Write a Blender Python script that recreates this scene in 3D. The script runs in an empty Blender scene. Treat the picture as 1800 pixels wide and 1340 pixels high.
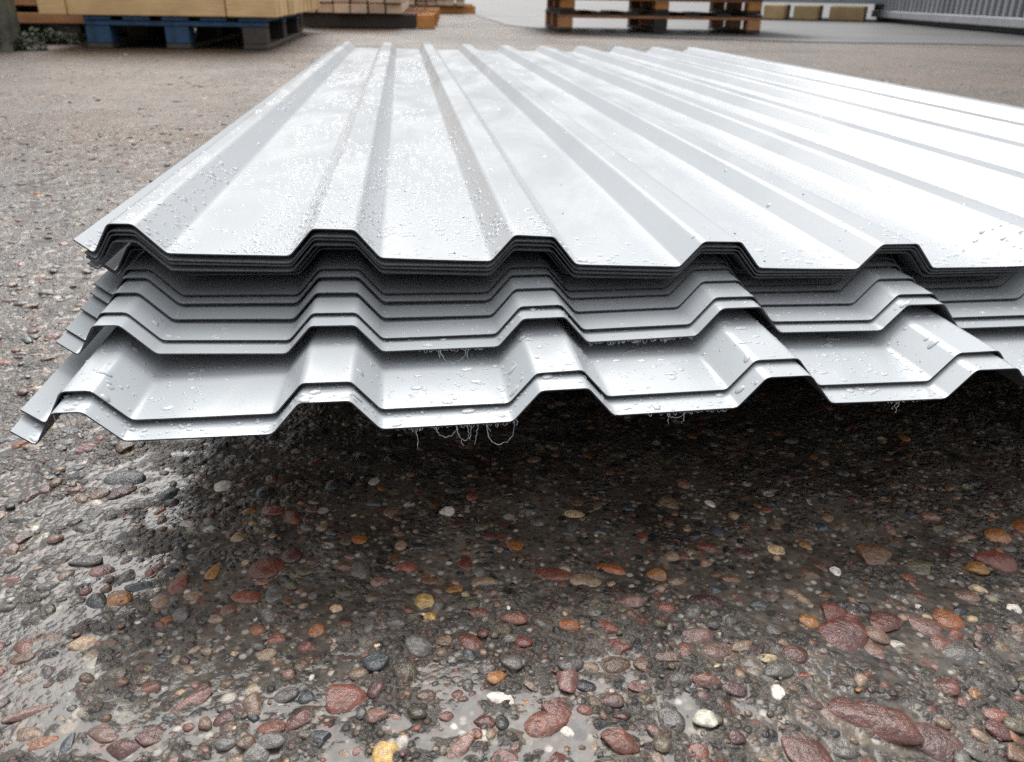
import bpy, bmesh, math, random
import numpy as np
from mathutils import Matrix, Vector

random.seed(7)
RNG = np.random.default_rng(11)
R = math.radians
scene = bpy.context.scene
COL = scene.collection

# ------------------------------------------------------------------ camera
CAM_H = 0.235
PITCH, ROLL, FPX = R(25.097), R(1.0), 1450.0
cam_data = bpy.data.cameras.new('camera')
cam = bpy.data.objects.new('camera', cam_data)
COL.objects.link(cam)
cam.matrix_world = Matrix.Translation((0, 0, CAM_H)) @ Matrix.Rotation(R(90) - PITCH, 4, 'X') @ Matrix.Rotation(ROLL, 4, 'Z')
cam_data.sensor_fit = 'HORIZONTAL'
cam_data.sensor_width = 36.0
cam_data.lens = FPX / 1800.0 * 36.0
cam_data.clip_start = 0.01
cam_data.clip_end = 600.0
cam_data.dof.use_dof = True
cam_data.dof.focus_distance = 0.36
cam_data.dof.aperture_fstop = 21.0
scene.camera = cam

# ------------------------------------------------------------------ sky, sun, exposure
SUN_EL, SUN_AZ = R(49), R(-10)          # azimuth measured from +Y (away from the camera) clockwise
world = bpy.data.worlds.new('World')
scene.world = world
world.use_nodes = True
wn = world.node_tree
wn.nodes.clear()
sky = wn.nodes.new('ShaderNodeTexSky')
sky.sky_type = 'NISHITA'
sky.sun_disc = False
sky.sun_elevation = SUN_EL
sky.sun_rotation = SUN_AZ
sky.air_density = 1.0
sky.dust_density = 4.0
hs = wn.nodes.new('ShaderNodeHueSaturation')
hs.inputs['Saturation'].default_value = 0.22
wmix = wn.nodes.new('ShaderNodeMixRGB')
wmix.inputs['Fac'].default_value = 0.94
# even cloud cover, zenith three times as bright as the horizon (a standard overcast sky)
wc = wn.nodes.new('ShaderNodeTexCoord')
wsep = wn.nodes.new('ShaderNodeSeparateXYZ')
wgrad = wn.nodes.new('ShaderNodeMapRange')
wgrad.inputs['To Min'].default_value = 0.20
wgrad.inputs['To Max'].default_value = 1.0
wcl = wn.nodes.new('ShaderNodeMixRGB')
wcl.blend_type = 'MULTIPLY'
wcl.inputs['Fac'].default_value = 1.0
wcl.inputs['Color1'].default_value = (10.0, 10.15, 10.5, 1)
wn.links.new(wc.outputs['Generated'], wsep.inputs[0])
wn.links.new(wsep.outputs['Z'], wgrad.inputs['Value'])
wn.links.new(wgrad.outputs[0], wcl.inputs['Color2'])
wn.links.new(wcl.outputs[0], wmix.inputs['Color2'])
bg = wn.nodes.new('ShaderNodeBackground')
bg.inputs['Strength'].default_value = 0.053
wo = wn.nodes.new('ShaderNodeOutputWorld')
wn.links.new(sky.outputs[0], hs.inputs['Color'])
wn.links.new(hs.outputs[0], wmix.inputs['Color1'])
wn.links.new(wmix.outputs[0], bg.inputs['Color'])
wn.links.new(bg.outputs[0], wo.inputs[0])

sun_data = bpy.data.lights.new('sun', 'SUN')
sun_data.energy = 1.5
sun_data.angle = R(48)
sun_data.color = (1.0, 0.98, 0.95)
sun = bpy.data.objects.new('sun', sun_data)
COL.objects.link(sun)
sd = Vector((math.sin(SUN_AZ) * math.cos(SUN_EL), math.cos(SUN_AZ) * math.cos(SUN_EL), math.sin(SUN_EL)))
sun.rotation_euler = sd.to_track_quat('Z', 'Y').to_euler()
sun.location = (0, 0, 5)

scene.view_settings.view_transform = 'Standard'
scene.view_settings.look = 'None'
scene.view_settings.gamma = 1.0
scene.view_settings.use_curve_mapping = False
scene.view_settings.exposure = 1.38
scene.cycles.max_bounces = 6
scene.cycles.diffuse_bounces = 2
scene.cycles.glossy_bounces = 3
scene.cycles.transparent_max_bounces = 6
scene.cycles.use_denoising = False            # the fine grit is sharper without it


# ------------------------------------------------------------------ helpers
def at(px, py, z=0.0):
    """point of the plane at height z seen at a pixel of the 1800 wide photograph (used to measure the place)"""
    u, v = px - 900.0, py - 670.0
    c, s = math.cos(ROLL), math.sin(ROLL)
    u, v = (u * c + v * s) / FPX, (-u * s + v * c) / FPX
    d = (u, math.cos(PITCH) - v * math.sin(PITCH), -math.sin(PITCH) - v * math.cos(PITCH))
    t = (z - CAM_H) / d[2]
    return Vector((t * d[0], t * d[1], z)), t / FPX


def tag(o, label=None, cat=None, group=None, kind=None):
    if label: o['label'] = label
    if cat: o['category'] = cat
    if group: o['group'] = group
    if kind: o['kind'] = kind
    return o


def link(name, me, parent=None, loc=(0, 0, 0), rot=(0, 0, 0), scale=(1, 1, 1)):
    o = bpy.data.objects.new(name, me)
    COL.objects.link(o)
    o.location, o.rotation_euler, o.scale = loc, rot, scale
    if parent: o.parent = parent
    return o


def empty(name, loc=(0, 0, 0), rz=0.0):
    o = bpy.data.objects.new(name, None)
    COL.objects.link(o)
    o.location, o.rotation_euler = loc, (0, 0, rz)
    o.empty_display_size = 0.05
    return o


def np_mesh(name, verts, faces, mats=(), smooth=False, mat_idx=None):
    """verts (n,3), faces (m,k) arrays with k = 3 or 4"""
    me = bpy.data.meshes.new(name)
    verts = np.asarray(verts, np.float32); faces = np.asarray(faces, np.int32)
    k = faces.shape[1]
    me.vertices.add(len(verts)); me.vertices.foreach_set('co', verts.ravel())
    me.loops.add(faces.size); me.loops.foreach_set('vertex_index', faces.ravel())
    me.polygons.add(len(faces))
    me.polygons.foreach_set('loop_start', np.arange(0, faces.size, k, dtype=np.int32))
    me.polygons.foreach_set('use_smooth', np.full(len(faces), smooth, dtype=bool))
    for m in mats: me.materials.append(m)
    if mat_idx is not None: me.polygons.foreach_set('material_index', np.asarray(mat_idx, np.int32))
    me.update(calc_edges=True)
    me.validate()
    return me


def box_mesh(name, sx, sy, sz, mat, bevel=0.0, segs=1, jitter=0.0):
    """box with its base centre at the origin"""
    bm = bmesh.new()
    bmesh.ops.create_cube(bm, size=1.0)
    for v in bm.verts:
        v.co = Vector((v.co.x * sx, v.co.y * sy, (v.co.z + 0.5) * sz))
        if jitter: v.co += Vector((random.uniform(-1, 1), random.uniform(-1, 1), random.uniform(-1, 1))) * jitter
    if bevel > 0:
        bmesh.ops.bevel(bm, geom=list(bm.edges), offset=bevel, segments=segs, affect='EDGES', profile=0.6)
    me = bpy.data.meshes.new(name)
    bm.to_mesh(me); bm.free()
    me.materials.append(mat)
    return me


# ------------------------------------------------------------------ value noise on arrays
def _hash(ix, iy, seed):
    h = (ix.astype(np.int64) * 374761393 + iy.astype(np.int64) * 668265263 + seed * 1442695041) & 0xFFFFFFFF
    h = ((h ^ (h >> 13)) * 1274126177) & 0xFFFFFFFF
    return ((h ^ (h >> 16)) & 0xFFFF) / 65535.0


def vnoise(x, y, seed=0):
    ix, iy = np.floor(x), np.floor(y)
    fx, fy = x - ix, y - iy
    fx = fx * fx * (3 - 2 * fx); fy = fy * fy * (3 - 2 * fy)
    ix = ix.astype(np.int64); iy = iy.astype(np.int64)
    a, b = _hash(ix, iy, seed), _hash(ix + 1, iy, seed)
    c, d = _hash(ix, iy + 1, seed), _hash(ix + 1, iy + 1, seed)
    return (a * (1 - fx) + b * fx) * (1 - fy) + (c * (1 - fx) + d * fx) * fy


def sstep(a, b, x):
    t = np.clip((x - a) / (b - a), 0, 1)
    return t * t * (3 - 2 * t)


# ------------------------------------------------------------------ materials
class NT:
    def __init__(self, name):
        self.m = bpy.data.materials.new(name)
        self.m.use_nodes = True
        self.t = self.m.node_tree
        self.b = self.t.nodes['Principled BSDF']
        self.out = self.t.nodes['Material Output']

    def n(self, kind, **kw):
        nd = self.t.nodes.new(kind)
        for k, v in kw.items(): setattr(nd, k, v)
        return nd

    def l(self, a, b): self.t.links.new(a, b)

    def noise(self, vec, scale, detail=4, rough=0.55, dist=0.0):
        nd = self.n('ShaderNodeTexNoise')
        nd.inputs['Scale'].default_value = scale
        nd.inputs['Detail'].default_value = detail
        nd.inputs['Roughness'].default_value = rough
        nd.inputs['Distortion'].default_value = dist
        if vec: self.l(vec, nd.inputs['Vector'])
        return nd

    def ramp(self, fac, stops, interp='LINEAR'):
        nd = self.n('ShaderNodeValToRGB')
        cr = nd.color_ramp; cr.interpolation = interp
        while len(cr.elements) < len(stops): cr.elements.new(0.5)
        for e, (p, c) in zip(cr.elements, stops):
            e.position = p
            e.color = (c, c, c, 1) if not hasattr(c, '__len__') else (*c, 1)
        self.l(fac, nd.inputs['Fac'])
        return nd

    def mix(self, fac, a, b, mode='MIX'):
        nd = self.n('ShaderNodeMixRGB', blend_type=mode)
        for inp, v in ((nd.inputs['Fac'], fac), (nd.inputs['Color1'], a), (nd.inputs['Color2'], b)):
            if isinstance(v, bpy.types.NodeSocket): self.l(v, inp)
            elif hasattr(v, '__len__'): inp.default_value = (*v, 1)
            elif inp.name == 'Fac': inp.default_value = v
            else: inp.default_value = (v, v, v, 1)
        return nd.outputs[0]

    def math(self, op, a, b=0.0, clamp=False):
        nd = self.n('ShaderNodeMath', operation=op, use_clamp=clamp)
        for i, v in enumerate((a, b)):
            if isinstance(v, bpy.types.NodeSocket): self.l(v, nd.inputs[i])
            else: nd.inputs[i].default_value = v
        return nd.outputs[0]

    def bump(self, height, strength, dist, normal=None):
        nd = self.n('ShaderNodeBump')
        if isinstance(strength, bpy.types.NodeSocket): self.l(strength, nd.inputs['Strength'])
        else: nd.inputs['Strength'].default_value = strength
        nd.inputs['Distance'].default_value = dist
        self.l(height, nd.inputs['Height'])
        if normal: self.l(normal, nd.inputs['Normal'])
        return nd.outputs[0]

    def set(self, **kw):
        for k, v in kw.items():
            inp = self.b.inputs[k.replace('_', ' ')]
            if isinstance(v, bpy.types.NodeSocket): self.l(v, inp)
            elif hasattr(v, '__len__'): inp.default_value = (*v, 1) if len(v) == 3 else v
            else: inp.default_value = v
        return self


def coord(t, which='Object'):
    return t.n('ShaderNodeTexCoord').outputs[which]


def world_pos(t):
    return t.n('ShaderNodeNewGeometry').outputs['Position']


def mat_ground():
    t = NT('wet_concrete_aggregate')
    pos = world_pos(t)
    big = t.noise(pos, 1.6, 5, 0.6)
    mid = t.noise(pos, 22, 6, 0.65)
    fine = t.noise(pos, 360, 4, 0.68)
    # mortar
    mort = t.ramp(mid.outputs['Fac'], [(0.30, (0.020, 0.016, 0.012)), (0.48, (0.066, 0.055, 0.044)), (0.68, (0.135, 0.115, 0.094))]).outputs[0]
    # tan mud, laid down as patches
    mud_m = t.ramp(big.outputs['Fac'], [(0.46, 0.0), (0.60, 1.0)]).outputs[0]
    sep = t.n('ShaderNodeSeparateXYZ'); t.l(pos, sep.inputs[0])
    far = t.n('ShaderNodeMapRange', interpolation_type='SMOOTHSTEP'); t.l(sep.outputs['Y'], far.inputs['Value'])
    far.inputs['From Min'].default_value = 0.75; far.inputs['From Max'].default_value = 1.5
    mud = t.math('MULTIPLY', mud_m, far.outputs[0])
    mud = t.math('MULTIPLY', mud, 0.85)
    # fine sand grains
    v1 = t.n('ShaderNodeTexVoronoi', feature='F1'); v1.inputs['Scale'].default_value = 330; t.l(pos, v1.inputs['Vector'])
    vs1 = t.n('ShaderNodeSeparateColor'); t.l(v1.outputs['Color'], vs1.inputs[0])
    grain = t.ramp(vs1.outputs['Red'], [(0.0, (0.008, 0.007, 0.007)), (0.22, (0.040, 0.032, 0.025)), (0.50, (0.095, 0.078, 0.060)), (0.72, (0.10, 0.045, 0.030)), (0.88, (0.20, 0.165, 0.125)), (0.97, (0.38, 0.35, 0.30)), (1.0, (0.5, 0.47, 0.42))]).outputs[0]
    gmask = t.ramp(v1.outputs['Distance'], [(0.30, 1.0), (0.62, 0.0)]).outputs[0]
    gm2 = t.math('MULTIPLY', gmask, 0.8)
    c1 = t.mix(gm2, mort, grain)
    # coarser grit
    v2 = t.n('ShaderNodeTexVoronoi', feature='F1'); v2.inputs['Scale'].default_value = 118; t.l(pos, v2.inputs['Vector'])
    rsel = t.n('ShaderNodeSeparateColor'); t.l(v2.outputs['Color'], rsel.inputs[0])
    grit = t.ramp(rsel.outputs['Red'], [(0.0, (0.010, 0.010, 0.010)), (0.20, (0.050, 0.045, 0.040)), (0.42, (0.13, 0.10, 0.075)), (0.60, (0.13, 0.050, 0.033)), (0.78, (0.060, 0.060, 0.060)), (0.93, (0.26, 0.20, 0.12)), (1.0, (0.50, 0.47, 0.42))]).outputs[0]
    pick = t.ramp(rsel.outputs['Green'], [(0.30, 0.0), (0.36, 1.0)]).outputs[0]
    m2 = t.ramp(v2.outputs['Distance'], [(0.26, 1.0), (0.40, 0.0)]).outputs[0]
    m2 = t.math('MULTIPLY', m2, pick)
    c2 = t.mix(m2, c1, grit)
    c3 = t.mix(mud, c2, t.mix(fine.outputs['Fac'], (0.070, 0.049, 0.033), (0.145, 0.103, 0.070)))
    c3 = t.mix(1.0, c3, t.ramp(t.noise(pos, 58, 5, 0.75).outputs['Fac'], [(0.32, 0.55), (0.5, 1.0), (0.68, 1.5)]).outputs[0], 'MULTIPLY')
    tint = t.ramp(t.noise(pos, 5.5, 4).outputs['Fac'], [(0.3, (0.80, 0.78, 0.77)), (0.7, (1.12, 1.10, 1.08))]).outputs[0]
    c4 = t.mix(1.0, c3, tint, 'MULTIPLY')
    c4 = t.mix(far.outputs[0], c4, t.mix(1.0, c4, (0.94, 0.86, 0.78), 'MULTIPLY'))       # browner towards the back of the yard
    att = t.n('ShaderNodeAttribute', attribute_name='wet')
    dry = t.math('SUBTRACT', 1.0, att.outputs['Fac'], True)
    hsum = t.math('ADD', t.math('MULTIPLY', fine.outputs['Fac'], 0.8), t.math('MULTIPLY', t.math('ADD', gmask, m2), 0.5))
    hsum = t.math('ADD', hsum, mid.outputs['Fac'])
    nb = t.bump(hsum, t.math('ADD', t.math('MULTIPLY', dry, 0.60), 0.25), 0.0034)
    geo = t.n('ShaderNodeNewGeometry').outputs['Normal']
    vm = t.n('ShaderNodeMix', data_type='VECTOR')
    t.l(t.math('ADD', t.math('MULTIPLY', dry, 0.35), 0.22), vm.inputs[0]); t.l(geo, vm.inputs[4]); t.l(nb, vm.inputs[5])
    vn = t.n('ShaderNodeVectorMath', operation='NORMALIZE'); t.l(vm.outputs[1], vn.inputs[0])
    ncoat = vn.outputs[0]
    rough = t.ramp(fine.outputs['Fac'], [(0.3, 0.40), (0.7, 0.70)]).outputs[0]
    pud = t.ramp(t.noise(pos, 1.1, 4, 0.6).outputs['Fac'], [(0.40, 0.45), (0.55, 1.2)]).outputs[0]       # damp and puddled patches
    cw = t.n('ShaderNodeMapRange', interpolation_type='SMOOTHSTEP'); t.l(sep.outputs['Y'], cw.inputs['Value'])
    cw.inputs['From Min'].default_value = 1.0; cw.inputs['From Max'].default_value = 2.4
    cw.inputs['To Min'].default_value = 1.0; cw.inputs['To Max'].default_value = 0.32
    cr = t.n('ShaderNodeMapRange', interpolation_type='SMOOTHSTEP'); t.l(sep.outputs['Y'], cr.inputs['Value'])
    cr.inputs['From Min'].default_value = 0.7; cr.inputs['From Max'].default_value = 2.2
    cr.inputs['To Min'].default_value = 0.035; cr.inputs['To Max'].default_value = 0.34      # beyond, the grain is finer than the mesh
    t.set(Base_Color=c4, Roughness=rough, Normal=nb, Coat_Weight=cw.outputs[0], Coat_Roughness=t.math('MULTIPLY', cr.outputs[0], pud), Coat_IOR=1.36, Coat_Normal=ncoat)
    t.b.inputs['Specular IOR Level'].default_value = 0.3
    return t.m


def mat_stone(name, use_attr):
    t = NT(name)
    if use_attr:
        colr = t.n('ShaderNodeAttribute', attribute_name='stone_colour').outputs['Color']
        vec = world_pos(t)
    else:
        colr = t.n('ShaderNodeObjectInfo').outputs['Color']
        vec = world_pos(t)
    sp = t.noise(vec, 420, 4, 0.7)
    lo = t.noise(vec, 90, 3, 0.6)
    colr = t.mix(1.0, colr, (0.95, 0.90, 0.86), 'MULTIPLY')
    a = t.mix(1.0, colr, t.ramp(lo.outputs['Fac'], [(0.3, (0.62, 0.60, 0.58)), (0.7, (1.30, 1.26, 1.22))]).outputs[0], 'MULTIPLY')
    a = t.mix(1.0, a, t.ramp(sp.outputs['Fac'], [(0.35, 0.62), (0.52, 1.0), (0.72, 1.55)]).outputs[0], 'MULTIPLY')
    nb = t.bump(t.math('ADD', sp.outputs['Fac'], lo.outputs['Fac']), 0.7, 0.0012)
    nc = t.bump(t.math('ADD', t.math('MULTIPLY', sp.outputs['Fac'], 0.3), lo.outputs['Fac']), 0.8, 0.0026)
    spz = t.n('ShaderNodeSeparateXYZ'); t.l(vec, spz.inputs[0])
    cw = t.n('ShaderNodeMapRange', interpolation_type='SMOOTHSTEP'); t.l(spz.outputs['Y'], cw.inputs['Value'])
    cw.inputs['From Min'].default_value = 0.5; cw.inputs['From Max'].default_value = 1.4
    cw.inputs['To Min'].default_value = 0.95; cw.inputs['To Max'].default_value = 0.25
    t.set(Base_Color=a, Roughness=0.5, Normal=nb, Coat_Weight=cw.outputs[0], Coat_Roughness=0.04, Coat_IOR=1.5, Coat_Normal=nc)
    t.b.inputs['Specular IOR Level'].default_value = 0.3
    return t.m


def mat_sheet():
    t = NT('grey_coated_steel')
    pos = coord(t)
    a = t.noise(pos, 9, 4, 0.6)
    f = t.noise(pos, 900, 2, 0.5)
    mp = t.n('ShaderNodeMapping'); mp.inputs['Scale'].default_value = (1, 0.12, 1); t.l(pos, mp.inputs['Vector'])
    st = t.noise(mp.outputs[0], 60, 3, 0.6)
    base = t.mix(a.outputs['Fac'], (0.425, 0.452, 0.472), (0.47, 0.494, 0.510))
    base = t.mix(t.ramp(st.outputs['Fac'], [(0.6, 0.0), (0.85, 0.06)]).outputs[0], base, (0.42, 0.43, 0.42))
    mp2 = t.n('ShaderNodeMapping'); mp2.inputs['Scale'].default_value = (1, 0.3, 1); t.l(pos, mp2.inputs['Vector'])
    smear = t.noise(mp2.outputs[0], 14, 5, 0.65, 0.8)                                   # wet and wiped patches
    rough = t.ramp(smear.outputs['Fac'], [(0.36, 0.20), (0.50, 0.25), (0.62, 0.31)]).outputs[0]
    base = t.mix(t.ramp(t.noise(mp2.outputs[0], 30, 5, 0.7).outputs['Fac'], [(0.52, 0.0), (0.75, 0.16)]).outputs[0], base, (0.39, 0.40, 0.395))
    vd = t.n('ShaderNodeTexVoronoi', feature='F1'); vd.inputs['Scale'].default_value = 170; t.l(pos, vd.inputs['Vector'])
    vds = t.n('ShaderNodeSeparateColor'); t.l(vd.outputs['Color'], vds.inputs[0])
    speck = t.math('MULTIPLY', t.ramp(vd.outputs['Distance'], [(0.06, 1.0), (0.10, 0.0)]).outputs[0], t.math('LESS_THAN', vds.outputs['Red'], 0.07))
    base = t.mix(t.math('MULTIPLY', speck, 0.8), base, (0.05, 0.045, 0.04))               # specks of dirt
    film = t.math('MULTIPLY', t.ramp(t.noise(pos, 45, 6, 0.75).outputs['Fac'], [(0.55, 0.0), (0.72, 1.0)]).outputs[0], 0.09)
    base = t.mix(film, base, (0.26, 0.25, 0.23))
    nb = t.bump(a.outputs['Fac'], 0.07, 0.002)
    nb = t.bump(f.outputs['Fac'], 0.05, 0.0002, nb)
    t.set(Base_Color=base, Roughness=rough, Normal=nb, IOR=1.55, Coat_Weight=0.12, Coat_Roughness=0.05, Coat_IOR=1.4)
    return t.m


def mat_simple(name, c, rough=0.6, var=0.15, scale=30, bump=0.3, dist=0.002, metallic=0.0, stretch=None):
    t = NT(name)
    pos = coord(t)
    if stretch:
        mp = t.n('ShaderNodeMapping'); mp.inputs['Scale'].default_value = stretch; t.l(pos, mp.inputs['Vector']); pos = mp.outputs[0]
    n1 = t.noise(pos, scale, 5, 0.6)
    rnd = t.n('ShaderNodeObjectInfo').outputs['Random']
    lo = tuple(x * (1 - var * 1.6) for x in c); hi = tuple(x * (1 + var) for x in c)
    col = t.mix(t.ramp(n1.outputs['Fac'], [(0.3, 0.0), (0.7, 1.0)]).outputs[0], lo, hi)
    col = t.mix(1.0, col, t.ramp(rnd, [(0, 0.85), (1, 1.12)]).outputs[0], 'MULTIPLY')
    t.set(Base_Color=col, Roughness=rough, Metallic=metallic, Normal=t.bump(n1.outputs['Fac'], bump, dist))
    return t.m


def mat_wood(name, c, dark, axis=0, scale=9.0, rough=0.65):
    t = NT(name)
    pos = coord(t)
    sc = [14, 14, 14]; sc[axis] = 0.9
    rnd = t.n('ShaderNodeObjectInfo').outputs['Random']
    add = t.n('ShaderNodeVectorMath', operation='ADD')
    cmb = t.n('ShaderNodeCombineXYZ')
    t.l(t.math('MULTIPLY', rnd, 17.0), cmb.inputs[0]); t.l(t.math('MULTIPLY', rnd, 9.0), cmb.inputs[1])
    t.l(pos, add.inputs[0]); t.l(cmb.outputs[0], add.inputs[1])
    mp = t.n('ShaderNodeMapping'); mp.inputs['Scale'].default_value = sc; t.l(add.outputs[0], mp.inputs['Vector'])
    g = t.noise(mp.outputs[0], scale, 5, 0.6, 0.6)
    blot = t.noise(add.outputs[0], 7, 3, 0.5)
    col = t.mix(t.ramp(g.outputs['Fac'], [(0.35, 0.0), (0.70, 1.0)]).outputs[0], c, dark)
    col = t.mix(1.0, col, t.ramp(blot.outputs['Fac'], [(0.3, 0.80), (0.7, 1.10)]).outputs[0], 'MULTIPLY')
    col = t.mix(1.0, col, t.ramp(rnd, [(0, 0.82), (1, 1.10)]).outputs[0], 'MULTIPLY')
    t.set(Base_Color=col, Roughness=rough, Normal=t.bump(g.outputs['Fac'], 0.3, 0.002))
    return t.m


def mat_drop():
    t = NT('water')
    lp = t.n('ShaderNodeFresnel'); lp.inputs['IOR'].default_value = 1.33
    tr = t.n('ShaderNodeBsdfTransparent'); tr.inputs['Color'].default_value = (0.97, 0.98, 0.99, 1)
    gl = t.n('ShaderNodeBsdfGlossy'); gl.inputs['Roughness'].default_value = 0.03
    gl.inputs['Color'].default_value = (1, 1, 1, 1)
    df = t.n('ShaderNodeBsdfDiffuse'); df.inputs['Color'].default_value = (0.93, 0.95, 0.97, 1)  # white body colour stands in for the bright sky light on the drops
    m1 = t.n('ShaderNodeMixShader'); m1.inputs[0].default_value = 0.28
    t.l(tr.outputs[0], m1.inputs[1]); t.l(df.outputs[0], m1.inputs[2])
    m2 = t.n('ShaderNodeMixShader'); t.l(lp.outputs[0], m2.inputs[0]); t.l(m1.outputs[0], m2.inputs[1]); t.l(gl.outputs[0], m2.inputs[2])
    t.l(m2.outputs[0], t.out.inputs['Surface'])
    t.t.nodes.remove(t.b)
    return t.m


M = {}
M['ground'] = mat_ground()
M['pebble'] = mat_stone('wet_pebble', False)
M['gravel'] = mat_stone('wet_gravel', True)
M['sheet'] = mat_sheet()
M['sheet_back'] = mat_simple('backing_gap_shade', (0.10, 0.105, 0.11), 0.5, 0.1, 20, 0.1)  # underside colour darkened to paint in the shade between sheets
M['cut_edge'] = mat_simple('cut_steel_gap_shade', (0.07, 0.072, 0.08), 0.45, 0.2, 200, 0.1, 0.0003, 0.3)  # cut steel, coloured darker still to deepen the shade in the gaps
M['water'] = mat_drop()
M['web'] = mat_simple('wet_cobweb', (0.55, 0.57, 0.60), 0.35, 0.2, 300, 0.1)
M['grit'] = mat_simple('black_grit', (0.02, 0.02, 0.02), 0.7, 0.2, 300)
M['slab'] = mat_simple('smooth_concrete', (0.080, 0.076, 0.075), 0.40, 0.45, 0.8, 0.25, 0.004)
M['yellow_pine'] = mat_wood('yellow_pine', (0.90, 0.63, 0.33), (0.76, 0.48, 0.21), 0)
M['pale_pine'] = mat_wood('pale_pine', (0.76, 0.57, 0.42), (0.58, 0.41, 0.29), 1)
M['brown_wood'] = mat_wood('brown_timber', (0.50, 0.24, 0.11), (0.32, 0.14, 0.06), 0)
M['orange_wood'] = mat_wood('orange_timber', (0.66, 0.30, 0.08), (0.46, 0.19, 0.05), 0)
M['old_wood'] = mat_wood('weathered_wood', (0.10, 0.085, 0.07), (0.055, 0.045, 0.036), 1)
M['dark_wood'] = mat_wood('dark_wet_wood', (0.045, 0.035, 0.028), (0.025, 0.02, 0.016), 1)
M['cream_wood'] = mat_wood('cream_timber', (0.50, 0.36, 0.18), (0.33, 0.22, 0.10), 1)
M['blue_paint'] = mat_simple('blue_painted_wood', (0.024, 0.070, 0.145), 0.6, 0.35, 16, 0.4, 0.003)
M['post'] = mat_simple('mossy_post', (0.115, 0.115, 0.085), 0.8, 0.5, 14, 0.6, 0.006)
M['leaf'] = mat_simple('weed_leaf', (0.030, 0.050, 0.014), 0.7, 0.4, 25)
M['grey_panel'] = mat_simple('grey_ribbed_metal', (0.29, 0.30, 0.32), 0.45, 0.12, 5, 0.1)
M['blue_grey_sheet'] = mat_simple('blue_grey_sheeting', (0.28, 0.33, 0.37), 0.35, 0.12, 4, 0.1)
M['base_shade'] = mat_simple('dark_base_shade', (0.025, 0.025, 0.027), 0.6, 0.2, 10)  # near-black colour carries the shade of the gap below the panel

# ------------------------------------------------------------------ the stack's geometry, needed by ground and drops alike
YAW = 0.1292                                   # the ribs run away from us, a little to the left
DT = np.array([-math.sin(YAW), math.cos(YAW)])
O_TOP = np.array([-0.1882, 0.3847])
LENGTH = 1.8755
RIB_H, PITCHM = 0.0139, 0.1
TH = 0.0006
S_TAB = np.array([-0.03, 0.0, 0.1, 0.2, 0.3, 0.4, 0.9, 1.0])
A1Z = np.array([-0.1149, -0.1191, -0.124, -0.1295, -0.1321, -0.1320])
TOP = lambda d: A1Z - np.array(d)
# front z at ribs 0,1,2,3,4,9 relative to the camera, front y of the left rib, yaw of the front edge
SHEETS = [
    (A1Z, 0.3847, 0.1292),
    (TOP([.0034, .0036, .0036, .0030, .0026, .0026]), 0.3852, 0.1310),
    (TOP([.0052, .0054, .0054, .0046, .0042, .0052]), 0.3858, 0.1330),
    (TOP([.0084, .0088, .0086, .0072, .0066, .0078]), 0.3864, 0.1400),
    (TOP([.0165, .0150, .0132, .0108, .0096, .0104]), 0.4080, 0.1440),
    (TOP([.0200, .0180, .0158, .0128, .0116, .0130]), 0.4110, 0.1440),
    (TOP([.0268, .0252, .0218, .0162, .0144, .0156]), 0.3985, 0.1440),
    (np.array([-.1439, -.1466, -.1478, -.1474, -.1484, -.1500]), 0.3915, 0.1450),
    (np.array([-.1465, -.1501, -.1503, -.1492, -.1506, -.1526]), 0.3761, 0.1441),
    (np.array([-.1490, -.1530, -.1526, -.1510, -.1528, -.1552]), 0.3552, 0.1452),
    (np.array([-.1508, -.1547, -.1545, -.1528, -.1549, -.1578]), 0.3433, 0.1503),
    (np.array([-.1618, -.1630, -.1624, -.1611, -.1622, -.1612]), 0.2988, 0.1473),
    (np.array([-.1646, -.1652, -.1646, -.1633, -.1645, -.1640]), 0.2867, 0.1419),
]


BACK = np.array([-.1272, -.1275, -.1288, -.1301, -.1315, -.1328, -.1326, -.1326])


class Sheet:
    def __init__(self, i):
        z, y0, yaw = SHEETS[i]
        self.i = i
        self.tab = np.concatenate(([z[0]], z, [z[5]]))
        self.o = np.array([O_TOP[0] - (y0 - O_TOP[1]) * math.tan(YAW), y0])
        self.ds = np.array([math.cos(yaw), math.sin(yaw)])
        self.shift = (y0 - O_TOP[1]) / math.cos(YAW)       # along the ribs, negative = sticks out towards us
        self.dyaw = yaw - YAW
        self.back = BACK - 0.0026 * i

    def base_z(self, s, t):
        tau = t + self.shift + s * self.dyaw
        w = np.clip((tau + 0.10) / 1.97, 0, 1)
        front = np.interp(s, S_TAB, self.tab)
        return CAM_H + front * (1 - w) + np.interp(s, S_TAB, self.back) * w

    def point(self, s, zp, t):
        xy = self.o[None, :] + s[:, None] * self.ds[None, :] + t[:, None] * DT[None, :]
        return np.column_stack([xy, self.base_z(s, t) + zp])


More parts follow.
